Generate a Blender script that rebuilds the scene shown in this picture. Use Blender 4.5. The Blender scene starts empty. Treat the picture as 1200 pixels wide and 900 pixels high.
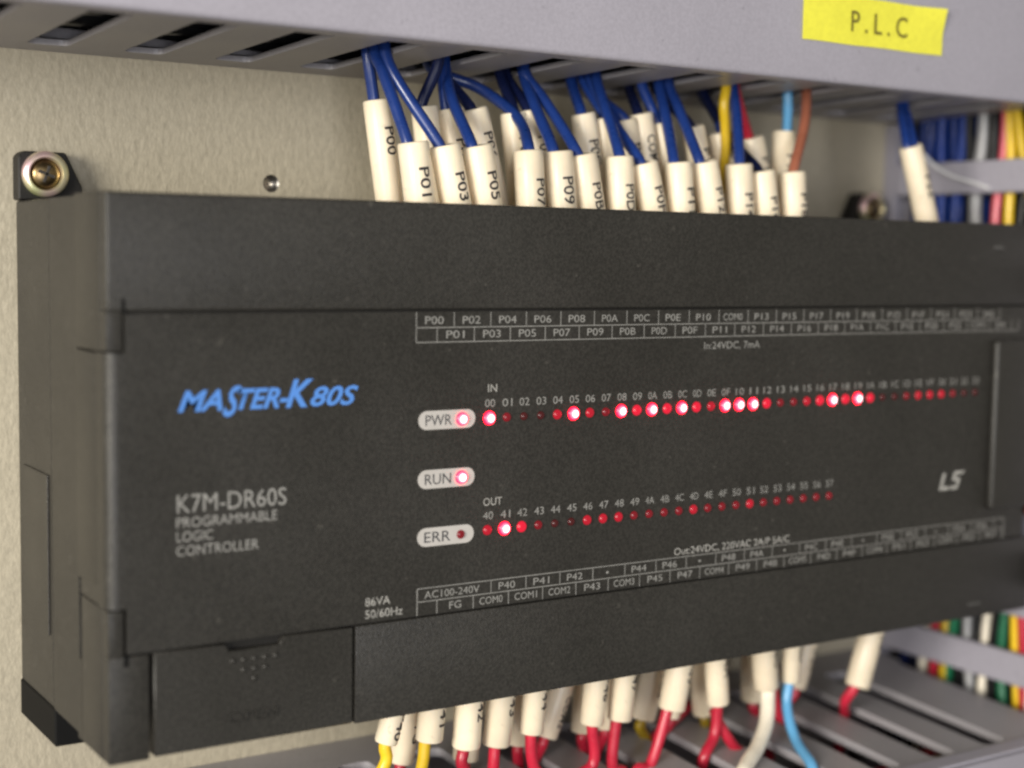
import bpy, bmesh, math, random
from mathutils import Vector, Matrix, Quaternion
random.seed(7)
S = bpy.context.scene
COL = S.collection
MM = 0.001

# ------------------------------------------------------------------ camera
YAW, PITCH, ROLL, FPX = math.radians(32.752), math.radians(4.898), math.radians(0.9), 1752.2
cd = bpy.data.cameras.new("camera")
cam = bpy.data.objects.new("camera", cd); COL.objects.link(cam)
fw = Vector((math.sin(YAW)*math.cos(PITCH), math.cos(YAW)*math.cos(PITCH), -math.sin(PITCH)))
rt = fw.cross(Vector((0, 0, 1))).normalized(); up = rt.cross(fw)
r2 = rt*math.cos(ROLL) + up*math.sin(ROLL); u2 = -rt*math.sin(ROLL) + up*math.cos(ROLL)
m = Matrix((r2, u2, -fw)).transposed().to_4x4()
m.translation = Vector((-75.444, -238.977, 85.544))*MM
cam.matrix_world = m
cd.sensor_width = 36; cd.lens = FPX/1200*36
cd.clip_start = 0.005; cd.clip_end = 20
cd.dof.use_dof = True; cd.dof.focus_distance = 0.293; cd.dof.aperture_fstop = 8.6
S.camera = cam

# ------------------------------------------------------------------ light (indoor, inside a cabinet)
w = bpy.data.worlds.new("World"); S.world = w; w.use_nodes = True
bg = w.node_tree.nodes["Background"]
bg.inputs[0].default_value = (0.95, 0.90, 0.78, 1); bg.inputs[1].default_value = 0.32

def area(name, loc, target, size, power, colour):
    l = bpy.data.lights.new(name, 'AREA'); l.shape = 'RECTANGLE'
    l.size, l.size_y = size; l.energy = power; l.color = colour
    o = bpy.data.objects.new(name, l); COL.objects.link(o)
    o.location = loc
    o.rotation_euler = (Vector(target)-Vector(loc)).to_track_quat('-Z', 'Y').to_euler()
    return o
area("room_window_light", (-0.95, -0.55, 0.20), (0.09, 0.03, 0.05), (0.40, 0.36), 16.5, (1.0, 0.945, 0.84))
area("front_fill_light", (-0.36, -1.15, 0.06), (0.13, 0.02, 0.06), (0.4, 0.5), 6.3, (0.95, 0.955, 1.0))  # added fill lamp that brightens the forward faces

S.view_settings.view_transform = 'Standard'; S.view_settings.look = 'None'
S.view_settings.exposure = 0.0; S.view_settings.gamma = 1.0
S.render.engine = 'CYCLES'
S.cycles.use_denoising = True
S.cycles.filter_width = 2.5
S.cycles.max_bounces = 6
S.cycles.sample_clamp_indirect = 4

# ------------------------------------------------------------------ materials
def mat(name, base, rough=0.5, metal=0.0, spec=0.5, mottle=0.0, mscale=60, bump=0.0, bscale=900, coat=0.0, sss=0.0, stretch=None, grain=0.0, gscale=2200, specks=0.0, vary=0.0):
    mt = bpy.data.materials.new(name); mt.use_nodes = True
    nt = mt.node_tree; b = nt.nodes["Principled BSDF"]
    b.inputs['Base Color'].default_value = (*base, 1)
    b.inputs['Roughness'].default_value = rough
    b.inputs['Metallic'].default_value = metal
    b.inputs['Specular IOR Level'].default_value = spec
    if sss:
        b.inputs['Subsurface Weight'].default_value = sss
        b.inputs['Subsurface Radius'].default_value = (0.002, 0.0015, 0.001)
        b.inputs['Subsurface Scale'].default_value = 1.0
    tc = nt.nodes.new('ShaderNodeTexCoord')
    if mottle:
        n = nt.nodes.new('ShaderNodeTexNoise'); n.inputs['Scale'].default_value = mscale
        n.inputs['Detail'].default_value = 5
        nt.links.new(tc.outputs['Object'], n.inputs['Vector'])
        rp = nt.nodes.new('ShaderNodeMapRange')
        rp.inputs[1].default_value = 0.3; rp.inputs[2].default_value = 0.7
        rp.inputs[3].default_value = 1-mottle; rp.inputs[4].default_value = 1+mottle
        nt.links.new(n.outputs['Fac'], rp.inputs[0])
        mx = nt.nodes.new('ShaderNodeMix'); mx.data_type = 'RGBA'; mx.blend_type = 'MULTIPLY'
        mx.inputs[0].default_value = 1
        mx.inputs[6].default_value = (*base, 1)
        nt.links.new(rp.outputs[0], mx.inputs[7])
        nt.links.new(mx.outputs[2], b.inputs['Base Color'])
        r3 = nt.nodes.new('ShaderNodeMapRange')
        r3.inputs[1].default_value = 0.3; r3.inputs[2].default_value = 0.7
        r3.inputs[3].default_value = max(0.05, rough-0.08); r3.inputs[4].default_value = rough+0.08
        nt.links.new(n.outputs['Fac'], r3.inputs[0]); nt.links.new(r3.outputs[0], b.inputs['Roughness'])
    def layer(fac_socket, lo, hi, a, c):
        """multiply the base colour by a value running from lo to hi"""
        q = nt.nodes.new('ShaderNodeMapRange'); q.inputs[1].default_value = a; q.inputs[2].default_value = c
        q.inputs[3].default_value = lo; q.inputs[4].default_value = hi
        nt.links.new(fac_socket, q.inputs[0])
        x = nt.nodes.new('ShaderNodeMix'); x.data_type = 'RGBA'; x.blend_type = 'MULTIPLY'; x.inputs[0].default_value = 1
        src = b.inputs['Base Color']
        if src.is_linked: nt.links.new(src.links[0].from_socket, x.inputs[6])
        else: x.inputs[6].default_value = (*base, 1)
        nt.links.new(q.outputs[0], x.inputs[7]); nt.links.new(x.outputs[2], src)
    if grain:
        g = nt.nodes.new('ShaderNodeTexNoise'); g.inputs['Scale'].default_value = gscale; g.inputs['Detail'].default_value = 2
        nt.links.new(tc.outputs['Object'], g.inputs['Vector'])
        layer(g.outputs['Fac'], 1-grain, 1+grain, 0.35, 0.65)
    if specks:
        g = nt.nodes.new('ShaderNodeTexNoise'); g.inputs['Scale'].default_value = 420; g.inputs['Detail'].default_value = 4
        nt.links.new(tc.outputs['Object'], g.inputs['Vector'])
        layer(g.outputs['Fac'], 1.0, 1+specks, 0.66, 0.76)
    if vary:
        oi = nt.nodes.new('ShaderNodeObjectInfo')
        layer(oi.outputs['Random'], 1-vary, 1+vary*0.5, 0.0, 1.0)
    if bump:
        mp = nt.nodes.new('ShaderNodeMapping')
        if stretch: mp.inputs['Scale'].default_value = stretch
        nt.links.new(tc.outputs['Object'], mp.inputs['Vector'])
        n2 = nt.nodes.new('ShaderNodeTexNoise'); n2.inputs['Scale'].default_value = bscale
        n2.inputs['Detail'].default_value = 3
        nt.links.new(mp.outputs[0], n2.inputs['Vector'])
        bp = nt.nodes.new('ShaderNodeBump'); bp.inputs['Strength'].default_value = bump
        bp.inputs['Distance'].default_value = 0.0006
        nt.links.new(n2.outputs['Fac'], bp.inputs['Height'])
        nt.links.new(bp.outputs['Normal'], b.inputs['Normal'])
    return mt

def glow(name, colour, strength, base=(0.3, 0.01, 0.01)):
    mt = mat(name, base, 0.25)
    b = mt.node_tree.nodes["Principled BSDF"]
    b.inputs['Emission Color'].default_value = (*colour, 1)
    b.inputs['Emission Strength'].default_value = strength
    return mt

PLASTIC = mat("charcoal_abs_plastic", (0.0255, 0.0238, 0.0208), 0.42, spec=0.45, mottle=0.12, mscale=35, bump=0.22, bscale=2600, grain=0.30, gscale=1900, specks=1.2)
PLASTIC_D = mat("black_plastic", (0.016, 0.015, 0.014), 0.55, spec=0.3, mottle=0.1, bump=0.1, bscale=3800)
SHADE_BLACK = mat("black_shade_plastic", (0.006, 0.006, 0.006), 0.7, spec=0.15)  # near-black that holds the shade of foot, slots and slit
WALL = mat("beige_hammered_paint", (0.435, 0.390, 0.295), 0.55, mottle=0.07, mscale=14, grain=0.05, gscale=900, specks=-0.12, bump=0.38, bscale=800, stretch=(1.0, 1.0, 0.6))
PVC = mat("lavender_grey_pvc", (0.350, 0.335, 0.388), 0.42, mottle=0.05, mscale=25, bump=0.10, bscale=500, grain=0.05, gscale=1500, specks=-0.25)
PVC_F = mat("grey_pvc_finger", (0.345, 0.330, 0.350), 0.42, grain=0.06, specks=-0.3, mottle=0.07, mscale=50, bump=0.06, bscale=700)
SLEEVE = mat("cream_vinyl_sleeve", (0.87, 0.755, 0.575), 0.38, vary=0.16, specks=-0.3, mottle=0.05, mscale=200, sss=0.15)
INK = mat("black_marker_ink", (0.03, 0.028, 0.03), 0.6)
PRINT = mat("white_silkscreen_print", (0.39, 0.38, 0.355), 0.6, mottle=0.25, mscale=900)
PRINT_DIM = mat("grey_silkscreen_print", (0.275, 0.27, 0.255), 0.6, mottle=0.15, mscale=900)
MARK = mat("worn_grey_moulding", (0.085, 0.083, 0.08), 0.5)
PRINT_BLUE = mat("blue_silkscreen_print", (0.085, 0.25, 0.68), 0.5)
PILL = mat("pale_grey_badge_print", (0.50, 0.475, 0.45), 0.5, mottle=0.04, mscale=300)
PILL_TXT = mat("dark_badge_lettering", (0.05, 0.05, 0.055), 0.6)
YEL_LABEL = mat("yellow_label_tape", (0.84, 0.80, 0.075), 0.32, mottle=0.03, mscale=60, grain=0.04, gscale=900)
BRASS = mat("yellow_chromate_screw", (0.27, 0.195, 0.10), 0.36, metal=1.0, mottle=0.25, mscale=400)
STEEL = mat("threaded_steel", (0.45, 0.43, 0.40), 0.3, metal=1.0)
HOLE = mat("hole_shadow_steel", (0.04, 0.035, 0.03), 0.5)
TERM = mat("terminal_block_plastic", (0.03, 0.03, 0.03), 0.6)
NYLON = mat("clear_grey_strand", (0.66, 0.66, 0.68), 0.2)

# iridescent zinc washer: pink to yellow-green passivation
ZINC = mat("iridescent_zinc_washer", (0.75, 0.62, 0.52), 0.3, metal=0.75)
nt = ZINC.node_tree; tc = nt.nodes.new('ShaderNodeTexCoord')
ns = nt.nodes.new('ShaderNodeTexNoise'); ns.inputs['Scale'].default_value = 170; ns.inputs['Detail'].default_value = 1
nt.links.new(tc.outputs['Object'], ns.inputs['Vector'])
cr = nt.nodes.new('ShaderNodeValToRGB')
cr.color_ramp.elements[0].position = 0.36; cr.color_ramp.elements[0].color = (0.86, 0.60, 0.62, 1)
cr.color_ramp.elements[1].position = 0.66; cr.color_ramp.elements[1].color = (0.72, 0.76, 0.36, 1)
e = cr.color_ramp.elements.new(0.5); e.color = (0.86, 0.74, 0.56, 1)
nt.links.new(ns.outputs['Fac'], cr.inputs[0])
nt.links.new(cr.outputs[0], nt.nodes["Principled BSDF"].inputs['Base Color'])

WIRE = {k: mat(k+"_wire_insulation", c, 0.30, vary=0.22, mottle=0.10, mscale=180, bump=0.10, bscale=300) for k, c in {
    'blue': (0.012, 0.040, 0.205), 'navy': (0.007, 0.011, 0.045), 'yellow': (0.75, 0.50, 0.02), 'dark blue': (0.010, 0.033, 0.19),
    'red': (0.50, 0.018, 0.045), 'light blue': (0.13, 0.40, 0.70), 'brown': (0.32, 0.11, 0.065),
    'white': (0.86, 0.79, 0.66), 'olive': (0.36, 0.24, 0.015), 'black': (0.012, 0.012, 0.013),
    'pink': (0.72, 0.12, 0.16), 'green': (0.015, 0.16, 0.075), 'grey': (0.40, 0.40, 0.41)}.items()}

for k in ('dark blue', 'navy', 'black'):
    WIRE[k].node_tree.nodes['Principled BSDF'].inputs['Specular IOR Level'].default_value = 0.18
LED_CORE = glow("lit_led_core", (1.0, 0.80, 0.84), 3.0)
LED_HALO = glow("lit_led_halo", (1.0, 0.16, 0.24), 2.2)  # pink emission draws the bloom around a lit core
LED_LENS = {
    4: glow("led_lens_on", (1.0, 0.004, 0.022), 9.0, (0.2, 0.005, 0.01)),
    3: glow("led_lens_bright", (1.0, 0.012, 0.05), 0.75, (0.12, 0.002, 0.006)),
    2: glow("led_lens_medium", (1.0, 0.012, 0.045), 0.42, (0.10, 0.002, 0.006)),
    1: glow("led_lens_dim", (1.0, 0.02, 0.05), 0.15, (0.07, 0.003, 0.006)),
    0: glow("led_lens_off", (1.0, 0.03, 0.04), 0.03, (0.04, 0.006, 0.007))}

# ------------------------------------------------------------------ helpers (all lengths in millimetres)
ORG = {}
def origin(o):
    return ORG.get(o.name, Vector((0, 0, 0))) if o else Vector((0, 0, 0))

def thing(name, label, cat, loc, group=None):
    o = bpy.data.objects.new(name, None); COL.objects.link(o)
    o.empty_display_size = 0.01
    o.location = Vector(loc)*MM; ORG[o.name] = Vector(loc)
    o['label'] = label; o['category'] = cat
    if group: o['group'] = group
    return o

def finish(bm, smooth=None):
    me = bpy.data.meshes.new("m")
    for v in bm.verts: v.co *= MM
    bm.to_mesh(me); bm.free()
    if smooth is not None:
        for p in me.polygons: p.use_smooth = True
        try: me.set_sharp_from_angle(angle=math.radians(smooth))
        except Exception: pass
    return me

def obj(name, bm, material, parent=None, smooth=None, pivot=None, label=None):
    """bm holds place coordinates (mm); the object is put at pivot (mm)."""
    pv = Vector(pivot) if pivot is not None else origin(parent)
    bmesh.ops.translate(bm, verts=bm.verts, vec=-pv)
    me = finish(bm, smooth)
    o = bpy.data.objects.new(name, me); COL.objects.link(o); me.name = name
    if material: me.materials.append(material)
    if parent: o.parent = parent
    o.location = (pv-origin(parent))*MM
    ORG[o.name] = pv
    if label: o['label'] = label
    return o

def again(src, name, parent, pivot, material=None):
    o = src.copy(); o.name = name; COL.objects.link(o)
    o.parent = parent; o.location = (Vector(pivot)-origin(parent))*MM
    ORG[o.name] = Vector(pivot)
    if 'label' in o: del o['label']
    if material:
        o.data = src.data.copy(); o.data.materials.clear(); o.data.materials.append(material)
    return o

def box(bm, x0, x1, y0, y1, z0, z1, bevel=0.0, seg=2):
    b = bmesh.new() if bevel else bm
    v = [b.verts.new((x, y, z)) for x in (x0, x1) for y in (y0, y1) for z in (z0, z1)]
    for f in ((0, 1, 3, 2), (4, 6, 7, 5), (0, 4, 5, 1), (2, 3, 7, 6), (0, 2, 6, 4), (1, 5, 7, 3)):
        b.faces.new([v[i] for i in f])
    if bevel:
        bmesh.ops.bevel(b, geom=b.edges[:], offset=bevel, segments=seg, profile=0.5, affect='EDGES')
        add(bm, b); b.free()
    return bm

def add(dst, src):
    mp = {}
    for v in src.verts: mp[v] = dst.verts.new(v.co)
    for f in src.faces:
        try: dst.faces.new([mp[v] for v in f.verts])
        except ValueError: pass

def nb(*a, **k):
    return box(bmesh.new(), *a, **k)

def prism_y(bm, pts, y0, y1, bevel=0):
    """pts: (x,z) polygon counter-clockwise seen from -y."""
    b = bmesh.new()
    f = [b.verts.new((x, y0, z)) for x, z in pts]; k = [b.verts.new((x, y1, z)) for x, z in pts]
    b.faces.new(f); b.faces.new(k[::-1])
    n = len(pts)
    for i in range(n): b.faces.new((f[i], k[i], k[(i+1) % n], f[(i+1) % n]))
    bmesh.ops.recalc_face_normals(b, faces=b.faces)
    if bevel:
        bmesh.ops.bevel(b, geom=b.edges[:], offset=bevel, segments=1, affect='EDGES')
    add(bm, b); b.free(); return bm

def lathe(bm, prof, base, axis, n=20):
    """prof: (radius, height) rows along axis from base."""
    q = Vector((0, 0, 1)).rotation_difference(Vector(axis).normalized()); base = Vector(base)
    rings = []
    for r, h in prof:
        if r < 1e-6: rings.append([bm.verts.new(base+q @ Vector((0, 0, h)))])
        else: rings.append([bm.verts.new(base+q @ Vector((r*math.cos(2*math.pi*i/n), r*math.sin(2*math.pi*i/n), h))) for i in range(n)])
    for a, b in zip(rings, rings[1:]):
        for i in range(n):
            j = (i+1) % n
            if len(a) == 1: bm.faces.new((a[0], b[i], b[j])) if len(b) > 1 else None
            elif len(b) == 1: bm.faces.new((a[i], a[j], b[0]))
            else: bm.faces.new((a[i], a[j], b[j], b[i]))
    bmesh.ops.recalc_face_normals(bm, faces=bm.faces)
    return bm

def smooth_path(pts, step=5):
    P = [Vector(p) for p in pts]
    P = [2*P[0]-P[1]]+P+[2*P[-1]-P[-2]]
    out = []
    for i in range(1, len(P)-2):
        p0, p1, p2, p3 = P[i-1:i+3]
        for k in range(step):
            t = k/step
            out.append(0.5*((2*p1)+(p2-p0)*t+(2*p0-5*p1+4*p2-p3)*t*t+(3*p1-p0-3*p2+p3)*t**3))
    out.append(P[-2]); return out

def tube(bm, pts, r, n=12):
    rings = []; ref = Vector((0.3, 1, 0.1))
    for i, p in enumerate(pts):
        d = (pts[min(i+1, len(pts)-1)]-pts[max(i-1, 0)]).normalized()
        a = d.cross(ref).normalized(); ref = a.cross(d).normalized()
        rings.append([bm.verts.new(p+a*r*math.cos(2*math.pi*k/n)+ref*r*math.sin(2*math.pi*k/n)) for k in range(n)])
    for a, b in zip(rings, rings[1:]):
        for k in range(n): bm.faces.new((a[k], a[(k+1) % n], b[(k+1) % n], b[k]))
    bm.faces.new(rings[0][::-1]); bm.faces.new(rings[-1])
    bmesh.ops.recalc_face_normals(bm, faces=bm.faces)
    return bm

DG = None
def text_bm(s, bold=0.0, shear=0.0, space=1.0):
    """flat lettering in the u,v plane, raw size"""
    c = bpy.data.curves.new("t", 'FONT'); c.body = s; c.size = 1; c.resolution_u = 3
    c.offset = bold; c.shear = shear; c.space_character = space
    o = bpy.data.objects.new("t", c); COL.objects.link(o)
    bpy.context.view_layer.update()
    me = o.evaluated_get(bpy.context.evaluated_depsgraph_get()).to_mesh()
    b = bmesh.new(); b.from_mesh(me)
    bpy.data.objects.remove(o); bpy.data.curves.remove(c)
    return b

def fit_text(s, w=None, h=None, **k):
    """lettering scaled to width w and cap height h, origin at lower left"""
    b = text_bm(s, **k)
    xs = [v.co.x for v in b.verts]; ys = [v.co.y for v in b.verts]
    x0, x1, y0, y1 = min(xs), max(xs), min(ys), max(ys)
    cap = 0.70
    sy = (h/cap) if h else 1
    sx = (w/(x1-x0)) if w else sy
    for v in b.verts: v.co = Vector(((v.co.x-x0)*sx, v.co.y*sy, 0))
    return b

def face_text(name, s, x, z, w, h, material, parent, y=-0.05, centre=False, **k):
    """flat print on the front face (looking along +y)"""
    b = fit_text(s, w, h, **k)
    if centre:
        xs = [v.co.x for v in b.verts]; x -= (max(xs)+min(xs))/2
        z -= h/2
    for v in b.verts: v.co = Vector((x+v.co.x, y, z+v.co.y))
    return obj(name, b, material, parent)

ORD = ["first", "second", "third", "fourth", "fifth", "sixth", "seventh", "eighth", "ninth", "tenth", "eleventh",
       "twelfth", "thirteenth", "fourteenth", "fifteenth", "sixteenth"]

# ------------------------------------------------------------------ the setting: the back plate of the cabinet
bm = bmesh.new()
HX, HZ, HR = 53.6, 100.0, 1.85
X0, X1, Z0, Z1 = -330, 620, -330, 400
N = 32
ring = [bm.verts.new((HX+HR*math.cos(2*math.pi*i/N), 57, HZ+HR*math.sin(2*math.pi*i/N))) for i in range(N)]
def sq(i):
    a = 2*math.pi*i/N; c, s = math.cos(a), math.sin(a); k = 20/max(abs(c), abs(s)); return (HX+c*k, 57, HZ+s*k)
r2_ = [bm.verts.new(sq(i)) for i in range(N)]
inn = [bm.verts.new((v.co.x, 60, v.co.z)) for v in ring]
for i in range(N):
    j = (i+1) % N
    bm.faces.new((ring[i], ring[j], r2_[j], r2_[i])); bm.faces.new((ring[j], ring[i], inn[i], inn[j]))
a0, a1, b0, b1 = HX-20, HX+20, HZ-20, HZ+20
for (xa, xb, za, zb) in ((X0, a0, Z0, Z1), (a1, X1, Z0, Z1), (a0, a1, Z0, b0), (a0, a1, b1, Z1)):
    bm.faces.new([bm.verts.new(p) for p in ((xa, 57, za), (xb, 57, za), (xb, 57, zb), (xa, 57, zb))])
bmesh.ops.remove_doubles(bm, verts=bm.verts, dist=0.001)
for f in bm.faces:
    if f.normal.y > 0.5: f.normal_flip()
wall = obj("wall", bm, WALL, None); wall['kind'] = 'structure'
bm = lathe(bmesh.new(), [(1.84, 0), (1.45, 0.25), (1.55, 0.5), (1.4, 0.75), (1.5, 1.0), (1.35, 1.25), (1.45, 1.5), (1.3, 2.2), (0, 2.2)], (HX, 57.15, HZ), (0, 1, 0), 24)
obj("threaded_hole", bm, STEEL, wall, smooth=40)
obj("hole_bottom", nb(HX-2.5, HX+2.5, 61, 63, HZ-2.5, HZ+2.5), HOLE, wall)

# ------------------------------------------------------------------ wiring ducts
TOPC = lambda k: 4.4+18.4*k          # slot centres of the duct above
LOWR = lambda k: 214.0-17.9*k              # right edges of the slots of the duct below

def slab(bm, x0, x1, ya, yb, zf, t):
    """plate whose face follows z = zf(y), thickness t (signed)"""
    v = [bm.verts.new((x, y, zf(y)+dz)) for x in (x0, x1) for y in (ya, yb) for dz in (0, t)]
    for f in ((0, 1, 3, 2), (4, 6, 7, 5), (0, 4, 5, 1), (2, 3, 7, 6), (0, 2, 6, 4), (1, 5, 7, 3)):
        bm.faces.new([v[i] for i in f])
    bmesh.ops.recalc_face_normals(bm, faces=bm.faces)
    return bm

def finger_bm(x0, x1, ya, yb, zf, t, c=1.6):
    """flat finger between two slots, with rounded slot corners at both ends"""
    out = []
    for (sx, ex) in ((x0, 1), (x1, -1)):
        side = []
        for (ey, sgn) in ((ya, 1), (yb, -1)):
            pts = [(sx-ex*c*(1-math.sin(a)), ey+sgn*c*(1-math.cos(a))) for a in (0, math.pi/6, math.pi/3, math.pi/2)]
            side += pts if sgn == 1 else pts[::-1]
        out.append(side)
    poly = out[0]+out[1][::-1]
    b = bmesh.new()
    lo = [b.verts.new((x, y, zf(y))) for x, y in poly]; hi = [b.verts.new((x, y, zf(y)+t)) for x, y in poly]
    b.faces.new(lo); b.faces.new(hi[::-1]); n = len(poly)
    for i in range(n): b.faces.new((lo[i], hi[i], hi[(i+1) % n], lo[(i+1) % n]))
    bmesh.ops.recalc_face_normals(b, faces=b.faces)
    return b

ZT = lambda y: 123.5+(57-y)*0.022
top = thing("wiring_duct", "lavender grey slotted wiring duct above the controller, yellow P.L.C label on its cover", "cable duct", (140, 57, 123.5), "slotted wiring ducts around the controller")
bm = nb(-250, 560, 54.8, 56.9, 125.9, 199)
slab(bm, -250, 560, 48.5, 56.9, ZT, 1.1)
slab(bm, -250, 560, 2.4, 5.0, ZT, 1.1)
box(bm, -250, 560, 4.6, 56.9, 199.0, 201)
obj("channel", bm, PVC_F, top)
bm = nb(-250, 560, 0.2, 2.4, 124.0, 203.0, bevel=1.05, seg=4)
slab(bm, -250, 560, 1.4, 6.2, lambda y: ZT(y)-0.5, 0.45)
box(bm, -250, 560, 2.3, 6.0, 201.2, 202.4)
obj("cover", bm, PVC, top, smooth=40)
f0 = None
for k in range(-6, 21):
    xa, xb = TOPC(k)+3.9, TOPC(k+1)-3.9
    pv = ((xa+xb)/2, 26.5, 124)
    if f0 is None: f0 = obj("finger", finger_bm(xa, xb, 5.05, 48.45, ZT, 1.1), PVC_F, top, pivot=pv)
    else: again(f0, "finger", top, pv)
bm = bmesh.new(); NX, NZ = 14, 6
def tape(i, k, dy):
    u, v = i/NX, k/NZ
    lift = 1.3*max(0, u-0.80)/0.20*max(0, v-0.45)/0.55+0.10*math.sin(u*9)*math.sin(v*4)**2*(1 if 0.05 < u < 0.95 else 0)
    return bm.verts.new((150.3+43.0*u, -0.03-lift-dy, 132.5+10.3*v+0.06*math.sin(u*14)))
fr = [[tape(i, k, 0.12) for k in range(NZ+1)] for i in range(NX+1)]
bk = [[tape(i, k, 0.0) for k in range(NZ+1)] for i in range(NX+1)]
for i in range(NX):
    for k in range(NZ):
        bm.faces.new((fr[i][k], fr[i+1][k], fr[i+1][k+1], fr[i][k+1])); bm.faces.new((bk[i][k], bk[i][k+1], bk[i+1][k+1], bk[i+1][k]))
    bm.faces.new((fr[i][0], bk[i][0], bk[i+1][0], fr[i+1][0])); bm.faces.new((fr[i][NZ], fr[i+1][NZ], bk[i+1][NZ], bk[i][NZ]))
for k in range(NZ):
    bm.faces.new((fr[0][k], fr[0][k+1], bk[0][k+1], bk[0][k])); bm.faces.new((fr[NX][k], bk[NX][k], bk[NX][k+1], fr[NX][k+1]))
bmesh.ops.recalc_face_normals(bm, faces=bm.faces)
lab = obj("label_tape", bm, YEL_LABEL, top, smooth=40, label="yellow label tape printed P.L.C")
face_text("lettering", "P.L.C", 164.3, 135.4, 17.4, 4.5, mat("faded_olive_ink", (0.16, 0.13, 0.02), 0.6), lab, y=-0.30, space=1.5, bold=0.006)

ZL = lambda y: -23.5-(57-y)*0.064
low = thing("wiring_duct", "grey slotted wiring duct below the controller, red and yellow wires dropping into its slots", "cable duct", (120, 57, -90), "slotted wiring ducts around the controller")
bm = nb(-250, 235.6, 54.8, 56.9, -98, -25.5)
slab(bm, -250, 235.6, 44.0, 56.9, ZL, -1.9)
slab(bm, -250, 235.6, -15.5, -10.5, ZL, -1.9)
box(bm, -250, 235.6, -14.0, 56.9, -100, -98)
obj("channel", bm, PVC_F, low)
bm = nb(-250, 235.6, -17.6, -16.0, -101, -28.2, bevel=0.6)
slab(bm, -250, 235.6, -16.6, -12.6, lambda y: ZL(y)+0.75, -0.65)
obj("cover", bm, PVC, low, smooth=40)
f0 = None
for k in range(1, 22):
    xa, xb = LOWR(k), LOWR(k-1)-7.8
    pv = ((xa+xb)/2, 17, -26)
    if f0 is None: f0 = obj("finger", finger_bm(xa, xb, -10.45, 43.95, ZL, -1.9), PVC_F, low, pivot=pv)
    else: again(f0, "finger", low, pv)
obj("finger", finger_bm(LOWR(0), 233.5, -10.45, 43.95, ZL, -1.9), PVC_F, low)

XV = 236.3
ver = thing("wiring_duct", "upright lavender grey wiring duct right of the controller, packed with coloured wires", "cable duct", (266, 57, -100), "slotted wiring ducts around the controller")
bm = nb(XV, XV+2, 53.0, 56.9, -150, 122.8)
box(bm, XV, XV+2, -9.5, -4.0, -150, 122.8)
box(bm, XV+2.05, XV+60, 55.0, 56.9, -150, 122.8)
box(bm, XV+60.05, XV+62, -9.5, 56.9, -150, 122.8)
obj("channel", bm, PVC, ver)
obj("cover", nb(XV-1.4, XV+63, -11.4, -9.6, -150, 122.6, bevel=0.5), PVC, ver, smooth=40)
f0 = None
for k in range(-1, 14):
    zc = 107.8-17.96*k
    if zc+4.2 > 122.8: continue
    pv = (XV+1, 25, zc)
    if f0 is None:
        f0 = obj("finger", nb(XV, XV+2, -3.95, 52.95, zc-4.2, zc+4.2, bevel=0.35, seg=1), PVC, ver, pivot=pv)
    else: again(f0, "finger", ver, pv)

# wires that run upright inside the right-hand duct: (x, y, radius, colour)
VW = [(241.3, 51.0, 1.3, 'black'), (241.0, 48.0, 1.45, 'dark blue'), (240.6, 45.0, 1.5, 'dark blue'), (240.8, 42.0, 1.55, 'dark blue'),
      (240.5, 39.0, 1.5, 'dark blue'), (241.0, 36.3, 1.4, 'dark blue'), (240.4, 33.6, 1.45, 'dark blue'), (241.5, 30.6, 1.1, 'black'),
      (240.8, 27.0, 1.7, 'grey'), (241.4, 23.2, 1.4, 'black'), (240.6, 20.0, 1.3, 'pink'),
      (240.6, 17.0, 1.3, 'yellow'), (241.0, 14.0, 1.35, 'yellow'), (241.0, 11.0, 1.3, 'green'), (241.4, 7.4, 1.3, 'blue'), (241.5, 4.0, 1.3, 'black'), (241.5, 0.5, 1.3, 'blue')]
WHERE = ['deepest in the duct beside its back plate', 'second deepest of the dark bundle', 'third deepest in the blue bundle', 'at the middle of the blue bundle',
         'fifth deepest in the blue bundle', 'sixth deepest in the blue bundle', 'at the near edge of the blue bundle', 'between blue bundle and thick grey cable',
         'the thickest, alone between two black wires', 'between thick grey cable and pink wire', 'between black and yellow wires',
         'deeper of the two yellow wires', 'nearer of the two yellow wires', 'beside the yellow pair', 'between green and the nearest black wire', 'near the duct cover', 'nearest to the duct cover']
for (x, y, r, c), wh in zip(VW, WHERE):
    t = thing("duct_wire", f"{'pale grey cable' if c == 'grey' else c+' wire'} upright in the right duct, {wh}", "wire", (x, y, -60), "wires running upright inside the right duct")
    ph = random.uniform(0, 6)
    pts = [Vector((x+0.5*math.sin(ph+z*0.06), y+1.3*math.sin(ph*2+z*0.07)+0.5*math.sin(ph*5+z*0.19), z)) for z in range(40, 146, 5)]
    if c == 'yellow': pts = [p+Vector((0, -max(0, 124-p.z)*0.22*(1 if y < 16 else 0.5)+2.0, 0)) for p in pts]
    obj("insulation", tube(bmesh.new(), pts, r), WIRE[c], t, smooth=60)
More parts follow.
